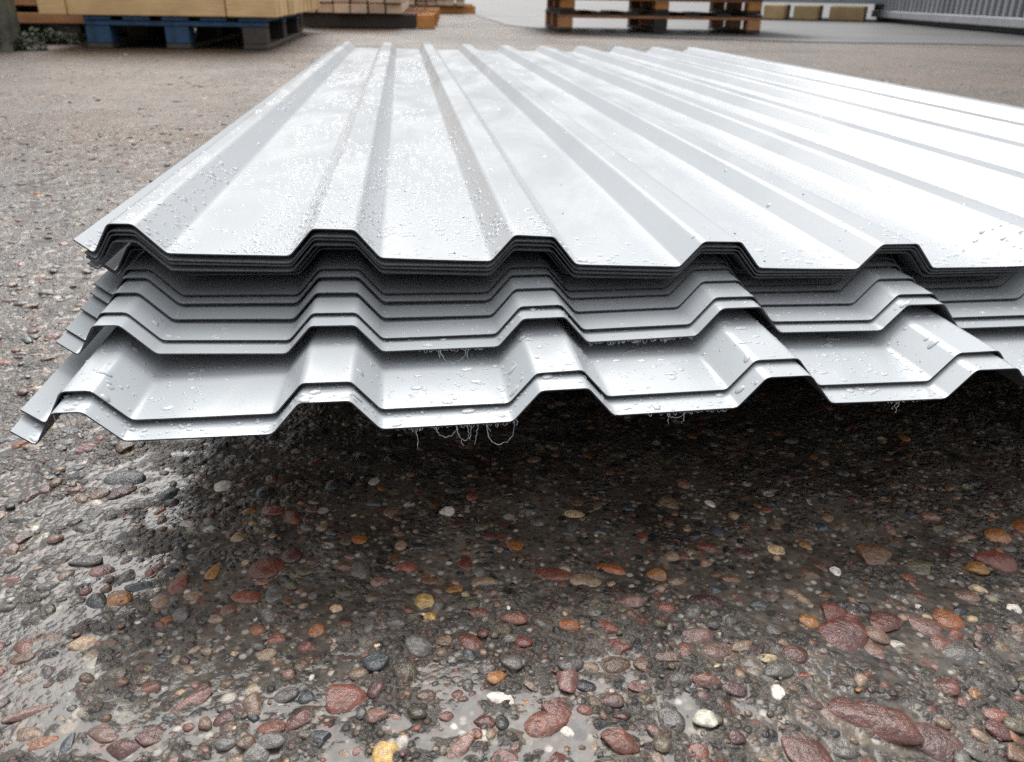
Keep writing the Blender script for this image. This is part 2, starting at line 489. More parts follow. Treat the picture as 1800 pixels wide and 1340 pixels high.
def profile():
    """trapezoidal section with rounded folds: left lip turned up, ten ribs"""
    raw = [(-0.0215, 0.0068), (-0.0135, 0.0), (-0.0052, RIB_H), (0.0064, RIB_H), (0.0200, 0.0)]
    for k in range(1, 10):
        c = k * PITCHM
        raw += [(c - 0.0222, 0.0), (c - 0.0103, RIB_H), (c + 0.0103, RIB_H), (c + 0.0222, 0.0)]
    raw.append((0.9400, 0.0))
    raw = [Vector((a, b)) for a, b in raw]
    pts = [raw[0]]
    d = 0.0017
    for i in range(1, len(raw) - 1):
        a = (raw[i - 1] - raw[i]).normalized(); b = (raw[i + 1] - raw[i]).normalized()
        p0, p1 = raw[i] + a * d, raw[i] + b * d
        mid = (p0 + p1) * 0.25 + raw[i] * 0.5
        pts += [raw[i] + a * (d + 0.0012), p0, mid, p1, raw[i] + b * (d + 0.0012)]
        nxt = raw[i + 1]
        if (nxt - raw[i]).length > 0.04:
            for f in (0.2, 0.5, 0.8): pts.append(raw[i].lerp(nxt, f))
    pts.append(raw[-1])
    return np.array([[p.x, p.y] for p in pts])


PROF = profile()
_dp = np.gradient(PROF, axis=0)
PN = np.column_stack([-_dp[:, 1], _dp[:, 0]]); PN /= np.linalg.norm(PN, axis=1)[:, None]


# ------------------------------------------------------------------ ground
def water_level(x, y):
    return -0.0005 + 0.0008 * (vnoise(x * 5, y * 5, 20) - 0.5)        # the thin film standing in the hollows


def ground_height(x, y):
    h = np.zeros_like(x)
    for sc, am, sd in ((7, 0.0008, 1), (19, 0.0010, 2), (47, 0.0014, 3), (103, 0.0017, 4), (215, 0.0014, 5), (430, 0.0008, 6)):
        h += am * (vnoise(x * sc, y * sc, sd) - 0.5)
    pocks = np.clip(vnoise(x * 75, y * 75, 9) - 0.72, 0, 1) * 0.010
    h -= pocks
    lev = water_level(x, y)
    wet = sstep(0.0007, -0.0002, h - lev)
    h = np.maximum(h, lev)
    return h, wet


NR, NC = 860, 860
yy = 0.09 * np.exp(np.linspace(0, math.log(5.6 / 0.09), NR))
uu = np.linspace(-1, 1, NC)
Yg = np.repeat(yy[:, None], NC, 1)
Xg = uu[None, :] * (0.34 + 0.74 * Yg) + 0.02
Hg, Wg = ground_height(Xg.ravel(), Yg.ravel())
fade = (1 - sstep(1.8, 5.0, Yg)).ravel()
border = np.minimum.reduce([sstep(1, 0.97, np.abs(uu))[None, :].repeat(NR, 0), sstep(5.6, 5.2, Yg)]).ravel()
Zg = Hg * (0.25 + 0.75 * fade)
Zg = Zg * border - 0.0048 * (1 - border)
gv = np.column_stack([Xg.ravel(), Yg.ravel(), Zg])
idx = np.arange(NR * NC).reshape(NR, NC)
gf = np.stack([idx[:-1, :-1], idx[:-1, 1:], idx[1:, 1:], idx[1:, :-1]], -1).reshape(-1, 4)
nb0 = len(gv)
gv = np.vstack([gv, [[-300, -300, -0.0038], [300, -300, -0.0038], [300, 500, -0.0038], [-300, 500, -0.0038]]])
gf = np.vstack([gf, [[nb0, nb0 + 1, nb0 + 2, nb0 + 3]]])
gme = np_mesh('ground', gv, gf, [M['ground']], smooth=True)
wa = gme.attributes.new('wet', 'FLOAT', 'POINT')
wa.data.foreach_set('value', np.concatenate([Wg, [0, 0, 0, 0]]).astype(np.float32))
ground = link('ground', gme)
tag(ground, 'wet grey brown concrete yard full of coloured pebbles', 'ground', kind='structure')

# smooth concrete of the yard's far side, a thin slab with a ragged near edge
edge_px = [(800, 6), (815, 14), (840, 28), (890, 44), (1000, 58), (1150, 66), (1300, 70), (1420, 74), (1500, 75.5), (1640, 77), (1800, 81), (2100, 86)]
ep = [at(x, y)[0] for x, y in edge_px]
bm = bmesh.new()
near = []
for a, b in zip(ep[:-1], ep[1:]):
    for k in range(8):
        p = a.lerp(b, k / 8); near.append((p.x, p.y + random.uniform(-0.012, 0.012)))
near += [(14.0, 5.0), (60, 5.0)]
topn = [bm.verts.new((x, y, 0.0015)) for x, y in near]
botn = [bm.verts.new((x, y, -0.02)) for x, y in near]
farv = [bm.verts.new((x * 40.0 if x < 20 else 2000, 400, 0.0015)) for x, y in near]
for i in range(len(near) - 1):
    bm.faces.new((topn[i], topn[i + 1], farv[i + 1], farv[i]))
    bm.faces.new((botn[i], botn[i + 1], topn[i + 1], topn[i]))
me = bpy.data.meshes.new('concrete_slab'); bm.to_mesh(me); bm.free(); me.materials.append(M['slab'])
slab = link('concrete_slab', me)
tag(slab, 'smooth pale wet concrete slab across the far side of the yard', 'pavement', kind='structure')

# ---- pebbles
PAL = {
    'red': (0.135, 0.044, 0.030), 'brick': (0.175, 0.058, 0.036), 'maroon': (0.085, 0.034, 0.028), 'pink': (0.19, 0.105, 0.088),
    'orange': (0.26, 0.092, 0.028), 'ochre': (0.30, 0.145, 0.042), 'yellow': (0.48, 0.31, 0.10), 'tan': (0.22, 0.155, 0.105),
    'grey': (0.115, 0.110, 0.104), 'slate': (0.052, 0.066, 0.080), 'black': (0.020, 0.020, 0.022), 'white': (0.66, 0.64, 0.60),
    'cream': (0.48, 0.38, 0.23), 'olive': (0.095, 0.080, 0.048), 'brown': (0.125, 0.068, 0.036)}
PNAMES = ['red', 'brick', 'maroon', 'pink', 'orange', 'ochre', 'tan', 'grey', 'slate', 'black', 'white', 'cream', 'olive', 'brown']
PW = np.array([.055, .04, .05, .06, .014, .014, .16, .25, .06, .06, .010, .030, .12, .12]); PW /= PW.sum()


def stone_unit(seed, sub):
    rr = np.random.default_rng(seed)
    bm = bmesh.new()
    bmesh.ops.create_icosphere(bm, subdivisions=sub, radius=1.0)
    fr = rr.uniform(0.8, 1.7, (4, 3)); ph = rr.uniform(0, 6.28, (4, 3)); am = rr.uniform(0.02, 0.07, 4)
    ang = seed % 2 == 0
    planes = [(Vector(rr.normal(size=3)).normalized(), rr.uniform(0.55, 0.8) if ang else rr.uniform(0.68, 0.95)) for _ in range(9 if ang else 4)]
    for v in bm.verts:
        p = v.co.copy(); k = 1.0
        for j in range(4):
            k += am[j] * math.sin(p.x * fr[j][0] * 2 + ph[j][0]) * math.sin(p.y * fr[j][1] * 2 + ph[j][1]) * math.cos(p.z * fr[j][2] * 2 + ph[j][2]) * 1.6
        q = p * k
        for nrm, off in planes:
            dd = q.dot(nrm) - off
            if dd > 0: q -= nrm * dd * (0.9 if ang else 0.55)
        v.co = q
    low = [v for v in bm.verts if v.co.z < -0.42]
    bmesh.ops.delete(bm, geom=low, context='VERTS')
    return bm


def stone_mesh(name, seed, sub, mat):
    bm = stone_unit(seed, sub)
    me = bpy.data.meshes.new(name); bm.to_mesh(me); bm.free()
    me.polygons.foreach_set('use_smooth', np.ones(len(me.polygons), bool))
    me.materials.append(mat)
    return me


PEB = [stone_mesh('pebble', 40 + k, 4 if k < 4 else 3, M['pebble']) for k in range(14)]


def g_at(x, y):
    h, _ = ground_height(np.array([x]), np.array([y]))
    return float(h[0])


taken = []          # (x, y, r)


def add_pebble(x, y, a, b, rot, colour, flat=0.42, shape=None, lift=0.10):
    me = random.choice(PEB[4:] if max(a, b) < 0.007 else [PEB[q] for q in (0, 1, 3, 4, 6, 7)]) if shape is None else PEB[shape]
    hz = min(a, b) * flat
    o = link('pebble', me, ground, (x, y, g_at(x, y) + hz * lift - 0.0004), (random.uniform(-.15, .15), random.uniform(-.15, .15), rot), (a, b, hz))
    c = PAL[colour]; f = random.uniform(0.8, 1.2)
    o.color = (c[0] * f, c[1] * f * random.uniform(.93, 1.07), c[2] * f, 1)
    taken.append((x, y, max(a, b)))
    return o


# the stones one remembers from the photograph: centre pixel, half width and half depth on the picture, angle, colour
KNOWN = [
    (1555, 1262, 98, 44, -.45, 'red'), (1640, 1290, 60, 34, -.5, 'maroon'), (1418, 1305, 42, 52, .2, 'red'), (955, 1262, 44, 27, .5, 'brick'), (982, 1236, 32, 25, .9, 'red'),
    (1485, 1105, 42, 36, -.5, 'red'), (1470, 1070, 30, 22, -.3, 'red'), (1558, 1085, 34, 26, -.4, 'red'), (1625, 1090, 36, 18, -.6, 'pink'), (1668, 1078, 28, 20, -.6, 'orange'),
    (745, 1052, 24, 17, -.5, 'yellow'), (758, 1078, 14, 12, -.4, 'yellow'), (660, 1158, 26, 20, .9, 'slate'), (712, 1178, 26, 24, .4, 'olive'), (680, 1318, 27, 24, .1, 'yellow'),
    (1240, 1258, 22, 17, .3, 'white'), (882, 1220, 26, 12, -.15, 'white'), (215, 836, 36, 15, .12, 'slate'), (145, 1122, 26, 16, .3, 'cream'), (388, 848, 17, 10, .2, 'white'),
    (786, 893, 14, 9, 0, 'white'), (655, 880, 16, 8, .1, 'grey'), (608, 1222, 46, 30, -.2, 'brick'), (1758, 938, 26, 18, -.3, 'ochre'), (1752, 978, 36, 18, -.3, 'red'),
    (1718, 993, 20, 13, 0, 'ochre'), (1366, 958, 20, 12, -.1, 'cream'), (906, 953, 17, 10, 0, 'orange'), (1012, 954, 15, 11, 0, 'olive'), (470, 992, 30, 22, -.3, 'red'),
    (378, 997, 13, 18, -.2, 'ochre'), (435, 1043, 29, 12, -.05, 'brick'), (1000, 1093, 20, 11, -.05, 'orange'), (1424, 1084, 17, 13, 0, 'ochre'), (1340, 1057, 20, 11, .1, 'slate'),
    (1245, 955, 28, 13, -.35, 'brick'), (1305, 965, 20, 8, -.1, 'maroon'), (716, 995, 24, 14, .35, 'brick'), (816, 980, 14, 16, .1, 'red'), (968, 1000, 36, 14, -.1, 'brick'),
    (1080, 994, 34, 13, -.25, 'orange'), (1154, 1003, 20, 12, -.3, 'ochre'), (1030, 1015, 30, 13, -.1, 'tan'), (60, 1240, 56, 14, .5, 'pink'), (338, 1228, 44, 13, .6, 'pink'),
    (205, 1046, 24, 15, .15, 'ochre'), (250, 1022, 32, 12, .3, 'slate'), (320, 1072, 18, 20, .1, 'grey'), (312, 1022, 15, 18, -.1, 'brick'), (340, 1042, 20, 11, .2, 'tan'),
    (90, 1112, 26, 15, .1, 'brown'), (480, 1117, 20, 18, 0, 'brick'), (555, 1102, 16, 15, 0, 'orange'), (536, 1132, 18, 15, 0, 'red'), (392, 1148, 12, 15, 0, 'black'),
    (410, 1142, 11, 8, .2, 'cream'), (268, 1202, 20, 14, .2, 'brick'), (312, 1210, 16, 11, .3, 'cream'), (432, 1300, 17, 15, .2, 'brown'), (470, 1272, 30, 18, .1, 'brick'),
    (108, 1312, 14, 34, -.1, 'slate'), (70, 1298, 26, 12, .3, 'orange'), (810, 1305, 15, 34, -.5, 'pink'), (890, 1325, 28, 18, -.1, 'red'), (1075, 1222, 24, 15, -.1, 'maroon'),
    (1030, 1240, 15, 10, 0, 'red'), (1045, 1305, 11, 22, -.2, 'tan'), (1128, 1200, 24, 13, -.2, 'brick'), (1132, 1160, 18, 16, 0, 'brown'), (1090, 1130, 26, 18, -.2, 'red'),
    (1070, 1100, 24, 14, -.6, 'brick'), (828, 1120, 26, 15, -.5, 'red'), (784, 1118, 17, 14, -.2, 'brown'), (850, 1075, 28, 12, -.1, 'red'), (905, 1085, 24, 9, -.1, 'brick'),
    (920, 1122, 16, 11, 0, 'red'), (1110, 1055, 30, 14, .1, 'pink'), (1672, 1198, 28, 26, -.5, 'red'), (1718, 1216, 14, 12, -.5, 'ochre'), (1655, 1122, 22, 15, -.2, 'red'),
    (1574, 1122, 22, 10, -.3, 'white'), (1466, 1252, 15, 28, .5, 'tan'), (1690, 1140, 34, 22, -.4, 'grey'), (1230, 1315, 18, 17, .3, 'brick'), (1295, 1205, 24, 14, -.3, 'maroon'),
    (1245, 1195, 28, 16, -.1, 'brick'), (1400, 1140, 22, 17, -.3, 'red'), (1412, 1178, 18, 9, -.1, 'brick'), (1310, 1130, 26, 12, .4, 'tan'), (1228, 1110, 26, 14, 0, 'pink'),
    (1350, 1150, 16, 8, 0, 'cream'), (1787, 1065, 15, 12, -.4, 'white'), (1470, 998, 9, 8, 0, 'white'), (1618, 1058, 8, 6, 0, 'white'), (1600, 940, 14, 9, -.4, 'black'),
    (1258, 1030, 15, 9, -.5, 'slate'), (1290, 1010, 22, 10, -.1, 'brown'), (1700, 1038, 26, 12, -.2, 'pink'), (1760, 1275, 24, 20, -.2, 'red'), (1786, 1290, 10, 18, .3, 'orange'),
    (1755, 1250, 24, 14, -.2, 'brick'), (590, 1062, 12, 9, .3, 'cream'), (630, 940, 18, 10, -.4, 'orange'), (660, 1252, 26, 16, 0, 'pink'), (785, 1252, 14, 10, 0, 'red'),
    (848, 1262, 22, 16, -.2, 'brick'), (882, 1262, 13, 14, 0, 'black'), (750, 1215, 18, 12, 0, 'brown'), (805, 1212, 12, 10, 0, 'brick'), (930, 1195, 10, 22, .6, 'tan'),
    (925, 1225, 9, 12, 0, 'ochre'), (240, 1090, 9, 7, 0, 'white'), (130, 857, 18, 10, 0, 'brick'), (78, 853, 15, 9, 0, 'red'), (172, 862, 18, 10, .1, 'brown'),
    (60, 780, 20, 9, .1, 'tan'), (150, 785, 22, 9, 0, 'brick'), (40, 905, 26, 10, .1, 'grey'), (175, 995, 22, 12, -.1, 'pink'), (150, 980, 30, 10, .1, 'grey'),
    (510, 970, 20, 16, .2, 'maroon'), (600, 990, 18, 10, 0, 'brown'), (1540, 970, 36, 20, -.1, 'brown'), (1620, 990, 26, 14, 0, 'olive'), (690, 1090, 22, 13, -.1, 'grey'),
    (1000, 1160, 24, 15, 0, 'grey'), (900, 1160, 20, 14, -.2, 'grey'), (1190, 1190, 26, 18, 0, 'grey'), (1180, 1260, 24, 22, .1, 'grey'), (560, 1290, 26, 18, .3, 'slate'),
    (500, 1215, 24, 14, .4, 'grey'), (395, 1300, 20, 14, .5, 'grey'), (200, 1180, 22, 12, .2, 'olive'), (30, 1150, 26, 12, .2, 'brown'), (20, 1010, 22, 12, .1, 'pink'),
]
for (px, py, aw, ah, ang, colr) in KNOWN:
    p, mpp = at(px, py, 0.002)
    dist = math.hypot(p.y, CAM_H)
    a = aw * mpp
    b = ah * mpp * min(2.4, dist / CAM_H * 0.92)
    add_pebble(p.x, p.y, a * 1.02, b, ang * 1.2, colr, flat=0.38 if min(a, b) < .008 else 0.30, lift=random.uniform(-0.26, 0.0))


def under_stack(x, y, margin=0.16):
    rel = np.array([x, y]) - O_TOP
    s = rel[0] * math.cos(YAW) + rel[1] * math.sin(YAW)
    t = -rel[0] * math.sin(YAW) + rel[1] * math.cos(YAW)
    return (margin * 0.35 < s < 0.9) and (t > margin - 0.1) and (t < LENGTH - 0.02)


def free(x, y, r):
    for (a, b, q) in taken:
        if (a - x) ** 2 + (b - y) ** 2 < (0.72 * (q + r)) ** 2: return False
    return True


while len(taken) < 300:
    if random.random() < 0.75:
        p, mpp = at(random.uniform(-40, 1840), random.uniform(880, 1380), 0.0)
    else:
        p, mpp = at(random.uniform(-60, 480), random.uniform(560, 900), 0.0)
    if under_stack(p.x, p.y, 0.06): continue
    r = random.uniform(0.0026, 0.0058)
    if not free(p.x, p.y, r): continue
    add_pebble(p.x, p.y, r * random.uniform(1.0, 1.6), r, random.uniform(0, 6.28), PNAMES[RNG.choice(14, p=PW)], flat=random.uniform(.32, .5), lift=random.uniform(-.34, .0))

# the rest of the aggregate, too many to pick apart: one mass of small stones
UN = []
for k in range(10):
    bm = stone_unit(900 + k, 2)
    bmesh.ops.triangulate(bm, faces=list(bm.faces))
    bm.verts.index_update()
    UN.append((np.array([v.co[:] for v in bm.verts]), np.array([[v.index for v in f.verts] for f in bm.faces]))); bm.free()
cell = {}
for (a, b, q) in taken: cell.setdefault((int(a // .02), int(b // .02)), []).append((a, b, q))


def free_c(x, y, r):
    ci, cj = int(x // .02), int(y // .02)
    for i in range(ci - 1, ci + 2):
        for j in range(cj - 1, cj + 2):
            for (a, b, q) in cell.get((i, j), ()):
                if (a - x) ** 2 + (b - y) ** 2 < (0.62 * (q + r)) ** 2: return False
    return True


sv, sf, scol, off = [], [], [], 0
count = 0
tries = 0
cand = []
while count < 9600 and tries < 120000:
    tries += 1
    q = random.random()
    if q < 0.45:
        y = 0.16 + 0.50 * random.random() ** 1.2; x = random.uniform(-1, 1) * (0.20 + 0.72 * y)
        r = 0.0008 + 0.0030 * random.random() ** 2.0
    elif q < 0.84:
        y = random.uniform(0.5, 1.6); x = random.uniform(-0.30 - 0.72 * y, -0.05)
        r = 0.0016 + 0.0040 * random.random() ** 2
    else:
        y = random.uniform(1.4, 3.6); x = random.uniform(-0.72 * y, 0.72 * y)
        r = 0.0025 + 0.0055 * random.random() ** 2
    if under_stack(x, y): continue
    if not free_c(x, y, r): continue
    cand.append((x, y, r)); cell.setdefault((int(x // .02), int(y // .02)), []).append((x, y, r)); count += 1
cx = np.array(cand)
ch, _ = ground_height(cx[:, 0], cx[:, 1])
ch *= 0.25 + 0.75 * (1 - sstep(1.8, 5.0, cx[:, 1]))
for (x, y, r), hgt in zip(cand, ch):
    V, F = UN[random.randrange(10)]
    a = random.uniform(0, 6.28); el = random.uniform(1.0, 1.7); fl = random.uniform(.32, .6)
    c, s = math.cos(a), math.sin(a)
    P = V * np.array([r * el, r, r * fl])
    sv.append(np.column_stack([P[:, 0] * c - P[:, 1] * s + x, P[:, 0] * s + P[:, 1] * c + y, P[:, 2] + hgt + r * fl * random.uniform(-.55, .0)]))
    sf.append(F + off); off += len(V)
    col = np.array(PAL[PNAMES[RNG.choice(14, p=PW)]]) * random.uniform(.7, 1.25)
    scol.append(np.tile(np.append(col, 1.0), (len(V), 1)))
sme = np_mesh('gravel', np.vstack(sv), np.vstack(sf), [M['gravel']], smooth=True)
ca = sme.color_attributes.new('stone_colour', 'FLOAT_COLOR', 'POINT')
ca.data.foreach_set('color', np.vstack(scol).astype(np.float32).ravel())
gravel = link('gravel', sme, ground)
tag(gravel, 'small mixed stones bedded in the wet concrete', kind='stuff')
# the mortar has worn away a little round every stone
Z2 = gv[:NR * NC, 2].reshape(NR, NC).copy()
for o in ground.children:
    if not o.name.startswith('pebble'): continue
    a_, b_, rz = o.scale[0], o.scale[1], o.rotation_euler[2]
    rm = max(a_, b_) * 1.7
    r0, r1 = np.searchsorted(yy, o.location.y - rm), np.searchsorted(yy, o.location.y + rm)
    if r1 <= r0: continue
    wid = 0.34 + 0.74 * yy[r0]
    c0 = int(np.clip(((o.location.x - rm - 0.02) / wid * (1.12 if o.location.x < rm else 0.88) + 1) / 2 * NC - 8, 0, NC)); c1 = int(np.clip(((o.location.x + rm - 0.02) / wid * (1.12 if o.location.x > -rm else 0.88) + 1) / 2 * NC + 8, 0, NC))
    dx, dy = Xg[r0:r1, c0:c1] - o.location.x, Yg[r0:r1, c0:c1] - o.location.y
    c_, s_ = math.cos(rz), math.sin(rz)
    e = np.hypot((dx * c_ + dy * s_) / a_, (-dx * s_ + dy * c_) / b_)
    Z2[r0:r1, c0:c1] -= (0.0009 + 0.05 * min(a_, b_)) * np.exp(-((e - 0.98) / 0.16) ** 2)
LV = water_level(Xg, Yg)
hollow = (Z2 < LV) & (Yg < 1.6) & (np.abs(uu)[None, :] < 0.95)
Z2[hollow] = LV[hollow]
Wg = np.where(hollow.ravel(), 1.0, Wg)
gme.attributes['wet'].data.foreach_set('value', np.concatenate([Wg, [0, 0, 0, 0]]).astype(np.float32))
gv[:NR * NC, 2] = Z2.ravel()
gme.vertices.foreach_set('co', gv.astype(np.float32).ravel())
gme.update()

# ------------------------------------------------------------------ the sheets
ORD = [
    'topmost pale grey trapezoidal roofing sheet, its whole wet upper side open to the sky',
    'roofing sheet second from the top, only its thin front edge showing',
    'roofing sheet third from the top, nearly touching the one above it',
    'roofing sheet fourth from the top, lowest of the tight upper bunch of edges',
    'roofing sheet fifth from the top, set back in the dark gap',
    'roofing sheet sixth from the top, at the bottom of the dark gap',
    'roofing sheet seventh from the top, a shaded strip of its upper side showing',
    'roofing sheet sixth from the bottom, narrow shaded grey strip covered with drops',
    'roofing sheet fifth from the bottom, first well lit strip under the dark gap',
    'roofing sheet fourth from the bottom, wet grey strip between two neighbouring sheets',
    'roofing sheet third from the bottom, casting a shadow band on the wide strip below',
    'roofing sheet second from the bottom, its broad grey strip dotted with large drops',
    'lowest roofing sheet sticking out farthest, its edge hung with wet cobwebs',
]
t_front = np.array([0, .0015, .006, .015, .03, .05, .08, .12, .17, .23, .30, .38, .47, .57, .68, .80, .95, 1.1, 1.25, 1.4, 1.55, 1.7, 1.80])
sheets = []
sheet_objs = []


def build_sheet(i):
    S = Sheet(i)
    tt = np.append(t_front, LENGTH - (S.shift if i else 0) * 0.15)
    PR = PROF.copy()
    if i in (1, 2, 3): PR[0] = PROF[1] + (PROF[0] - PROF[1]) * 0.35
    n, m = len(PROF), len(tt)
    ss = np.tile(PR[:, 0], m); zz = np.tile(PR[:, 1], m); T = np.repeat(tt, n)
    wob = 0.0008 * (vnoise(ss * 9 + i * 7.3, T * 6, 60 + i) - 0.5)         # the metal is never quite true
    dent = 0.0007 * (vnoise(ss * 26 + i * 3.1, T * 2.5, 80 + i) - 0.5) if i in (0, 11, 12) else 0
    top = S.point(ss, zz + wob + dent, T)
    n3 = np.column_stack([PN[:, 0] * S.ds[0], PN[:, 0] * S.ds[1], PN[:, 1]])
    bot = top - np.tile(n3, (m, 1)) * TH
    org = np.array([S.o[0], S.o[1], 0.0])
    org[2] = float(S.base_z(np.array([0.0]), np.array([0.0]))[0])
    N = n * m
    q = np.arange(N).reshape(m, n)
    quads = lambda g: np.stack([g[:-1, :-1], g[:-1, 1:], g[1:, 1:], g[1:, :-1]], -1).reshape(-1, 4)
    ft = quads(q)
    fb = quads(q + N)[:, ::-1]
    V = [top, bot]; F = [ft, fb]; MI = [np.zeros(len(ft)), np.ones(len(fb))]
    base = 2 * N
    for line, rev in ((q[0, :], True), (q[-1, :], False), (q[:, 0], False), (q[:, -1], True)):
        k = len(line)
        V += [top[line], bot[line]]
        a = base + np.arange(k); b = a + k
        f = np.stack([a[:-1], a[1:], b[1:], b[:-1]], -1)
        if rev: f = f[:, ::-1]
        F.append(f); MI.append(np.full(len(f), 2)); base += 2 * k
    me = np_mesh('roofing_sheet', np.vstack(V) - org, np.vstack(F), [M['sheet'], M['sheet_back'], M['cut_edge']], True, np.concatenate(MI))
    o = link('roofing_sheet', me, None, org)
    tag(o, ORD[i], 'roofing sheet', 'stack of roofing sheets')
    sheets.append(S); sheet_objs.append((o, org))


for i in range(13): build_sheet(i)

# bearers that carry the stack, far back in its shade
for tb, word in ((0.42, 'front'), (1.45, 'rear')):
    S = sheets[12]
    c = S.o + 0.46 * S.ds + tb * DT
    zs = S.base_z(np.linspace(0, .9, 10), np.full(10, tb)).min() - TH - 0.0008
    b = link('timber_bearer', box_mesh('timber_bearer', 0.86, 0.075, zs, M['dark_wood'], 0.004, 2), None, (c[0], c[1], 0.0), (0, 0, YAW))
    tag(b, 'dark %s timber bearer lying on the concrete under the roofing sheets' % word, 'bearer', 'bearers under the stack')


# ------------------------------------------------------------------ water drops on the sheets
def dome(nseg=10, rings=3):
    vs, fs = [], []
    for r in range(rings):
        a = r / rings * math.pi / 2
        for k in range(nseg):
            th = 2 * math.pi * (k + 0.5 * (r % 2)) / nseg
            vs.append((math.cos(a) * math.cos(th), math.cos(a) * math.sin(th), math.sin(a) ** 1.3))
    vs.append((0, 0, 1))
    for r in range(rings - 1):
        for k in range(nseg):
            a, b = r * nseg + k, r * nseg + (k + 1) % nseg
            c, d = a + nseg, b + nseg
            fs += [(a, b, d), (a, d, c)]
    for k in range(nseg):
        fs.append(((rings - 1) * nseg + k, (rings - 1) * nseg + (k + 1) % nseg, rings * nseg))
    return np.array(vs), np.array(fs)


def surf(S, s, t):
    """surface point and tilt of the section at s"""
    k = int(np.clip(np.searchsorted(PROF[:, 0], s), 1, len(PROF) - 1))
    a, b = PROF[k - 1], PROF[k]
    f = (s - a[0]) / max(1e-9, b[0] - a[0])
    zp = a[1] + (b[1] - a[1]) * f
    ang = math.atan2(b[1] - a[1], b[0] - a[0])
    p = S.point(np.array([s]), np.array([zp]), np.array([t]))[0]
    return p, ang


DV, DF = dome(8, 2)
DV2, DF2 = dome(18, 5)


def irregular(V, seed, amt):
    rr = random.Random(seed)
    f1, f2, p1, p2 = rr.uniform(1, 2.4), rr.uniform(2, 4), rr.uniform(0, 6), rr.uniform(0, 6)
    th = np.arctan2(V[:, 1], V[:, 0])
    k = 1 + amt * np.sin(th * 2 + p1) + amt * 0.7 * np.sin(th * 3 + p2)
    return V * np.column_stack([k, k, np.ones(len(V))])


DROPS = []
for k in range(6):
    me = np_mesh('water_drop', irregular(DV2, k, 0.02 + 0.03 * k), DF2, [M['water']], True)
    DROPS.append(me)


def drop_matrix(S, s, t, rs, rt, h, yaw=0.0):
    p, ang = surf(S, s, t)
    es = Vector((S.ds[0] * math.cos(ang), S.ds[1] * math.cos(ang), math.sin(ang)))
    et = Vector((DT[0], DT[1], 0))
    n = es.cross(et).normalized(); et = n.cross(es).normalized()
    c, sn = math.cos(yaw), math.sin(yaw)
    ex, ey = es * c + et * sn, et * c - es * sn
    m = Matrix(((ex.x * rs, ey.x * rt, n.x * h, p[0]), (ex.y * rs, ey.y * rt, n.y * h, p[1]), (ex.z * rs, ey.z * rt, n.z * h, p[2] + 0.00004), (0, 0, 0, 1)))
    return m


def wet_sheet(i, big, small, t_of, s_of, rbig, rsmall, density=None):
    S = sheets[i]; o, org = sheet_objs[i]
    inv = Matrix.Translation(-Vector(org))
    for _ in range(big):
        s, t = s_of(), t_of()
        r = random.uniform(*rbig)
        e = random.uniform(0.85, 1.5)
        m = inv @ drop_matrix(S, s, t, r * e, r / e ** .4, r * random.uniform(.22, .38), random.uniform(-.6, .6))
        d = bpy.data.objects.new('water_drop', random.choice(DROPS)); COL.objects.link(d)
        d.parent = o
        d.matrix_local = m
    vs, fs, off = [], [], 0
    n = tr = 0
    while n < small and tr < small * 14:
        tr += 1
        s, t = s_of(), t_of()
        if density is not None and random.random() > density(s, t): continue
        r = rsmall[0] + (rsmall[1] - rsmall[0]) * random.random() ** 2.4
        m = np.array(inv @ drop_matrix(S, s, t, r * random.uniform(.9, 1.5), r, r * random.uniform(.28, .45), random.uniform(0, 3.1)))
        vs.append(DV @ m[:3, :3].T + m[:3, 3]); fs.append(DF + off); off += len(DV); n += 1
    me = np_mesh('droplets', np.vstack(vs), np.vstack(fs), [M['water']], True)
    tag(link('droplets', me, o), kind='stuff')


def a1_density(s, t):
    k = s / PITCHM
    n = float(vnoise(np.array([s * 28]), np.array([t * 9]), 31)[0])
    n2 = float(vnoise(np.array([s * 9 + 4]), np.array([t * 3.2]), 37)[0])
    d = 0.10
    if s < 0.19: d = 1.0 if n > 0.42 and n2 > 0.30 else 0.12
    if 0.185 < s < 0.40: d = 0.22 if n > 0.6 else 0.05
    if t < 0.05: d = max(d, 0.45 if n > 0.35 else 0.15)
    if s > 0.4 and t > 0.06: d = 0.03
    return d


wet_sheet(0, 40, 5600, lambda: 0.004 + 1.5 * random.random() ** 1.9, lambda: random.uniform(-.018, 0.62) if random.random() < .5 else random.uniform(-.018, .22),
          (0.0013, 0.0028), (0.0006, 0.0019), a1_density)
exp = {6: .012, 7: .018, 8: .026, 9: .016, 10: .022, 11: .055, 12: .015}
cfg = {6: (0, 180), 7: (10, 500), 8: (22, 560), 9: (26, 520), 10: (20, 420), 11: (125, 1300), 12: (46, 620)}
for i, (nb, ns) in cfg.items():
    e = exp[i]
    wet_sheet(i, nb, ns, lambda e=e: random.uniform(.0015, e), lambda: random.uniform(-.018, .58), (0.0011, 0.0024) if i > 8 else (0.0009, 0.0016), (0.0003, 0.0011))

# dark specks of grit lying on the top sheet
S = sheets[0]; o, org = sheet_objs[0]
vs, fs, off = [], [], 0
for (s, t) in [(.17, .09), (.135, .16), (.12, .03), (.215, .05), (.235, .11), (.30, .03), (.335, .07), (.40, .12), (.43, .10), (.33, .012), (.46, .03), (.52, .20), (.16, .012), (.25, .2), (.6, .18)]:
    m = np.array(Matrix.Translation(-Vector(org)) @ drop_matrix(S, s, t, random.uniform(.0004, .0008), random.uniform(.0004, .0009), .0004, random.uniform(0, 3)))
    vs.append(DV @ m[:3, :3].T + m[:3, 3]); fs.append(DF + off); off += len(DV)
tag(link('grit', np_mesh('grit', np.vstack(vs), np.vstack(fs), [M['grit']], True), o), kind='stuff')


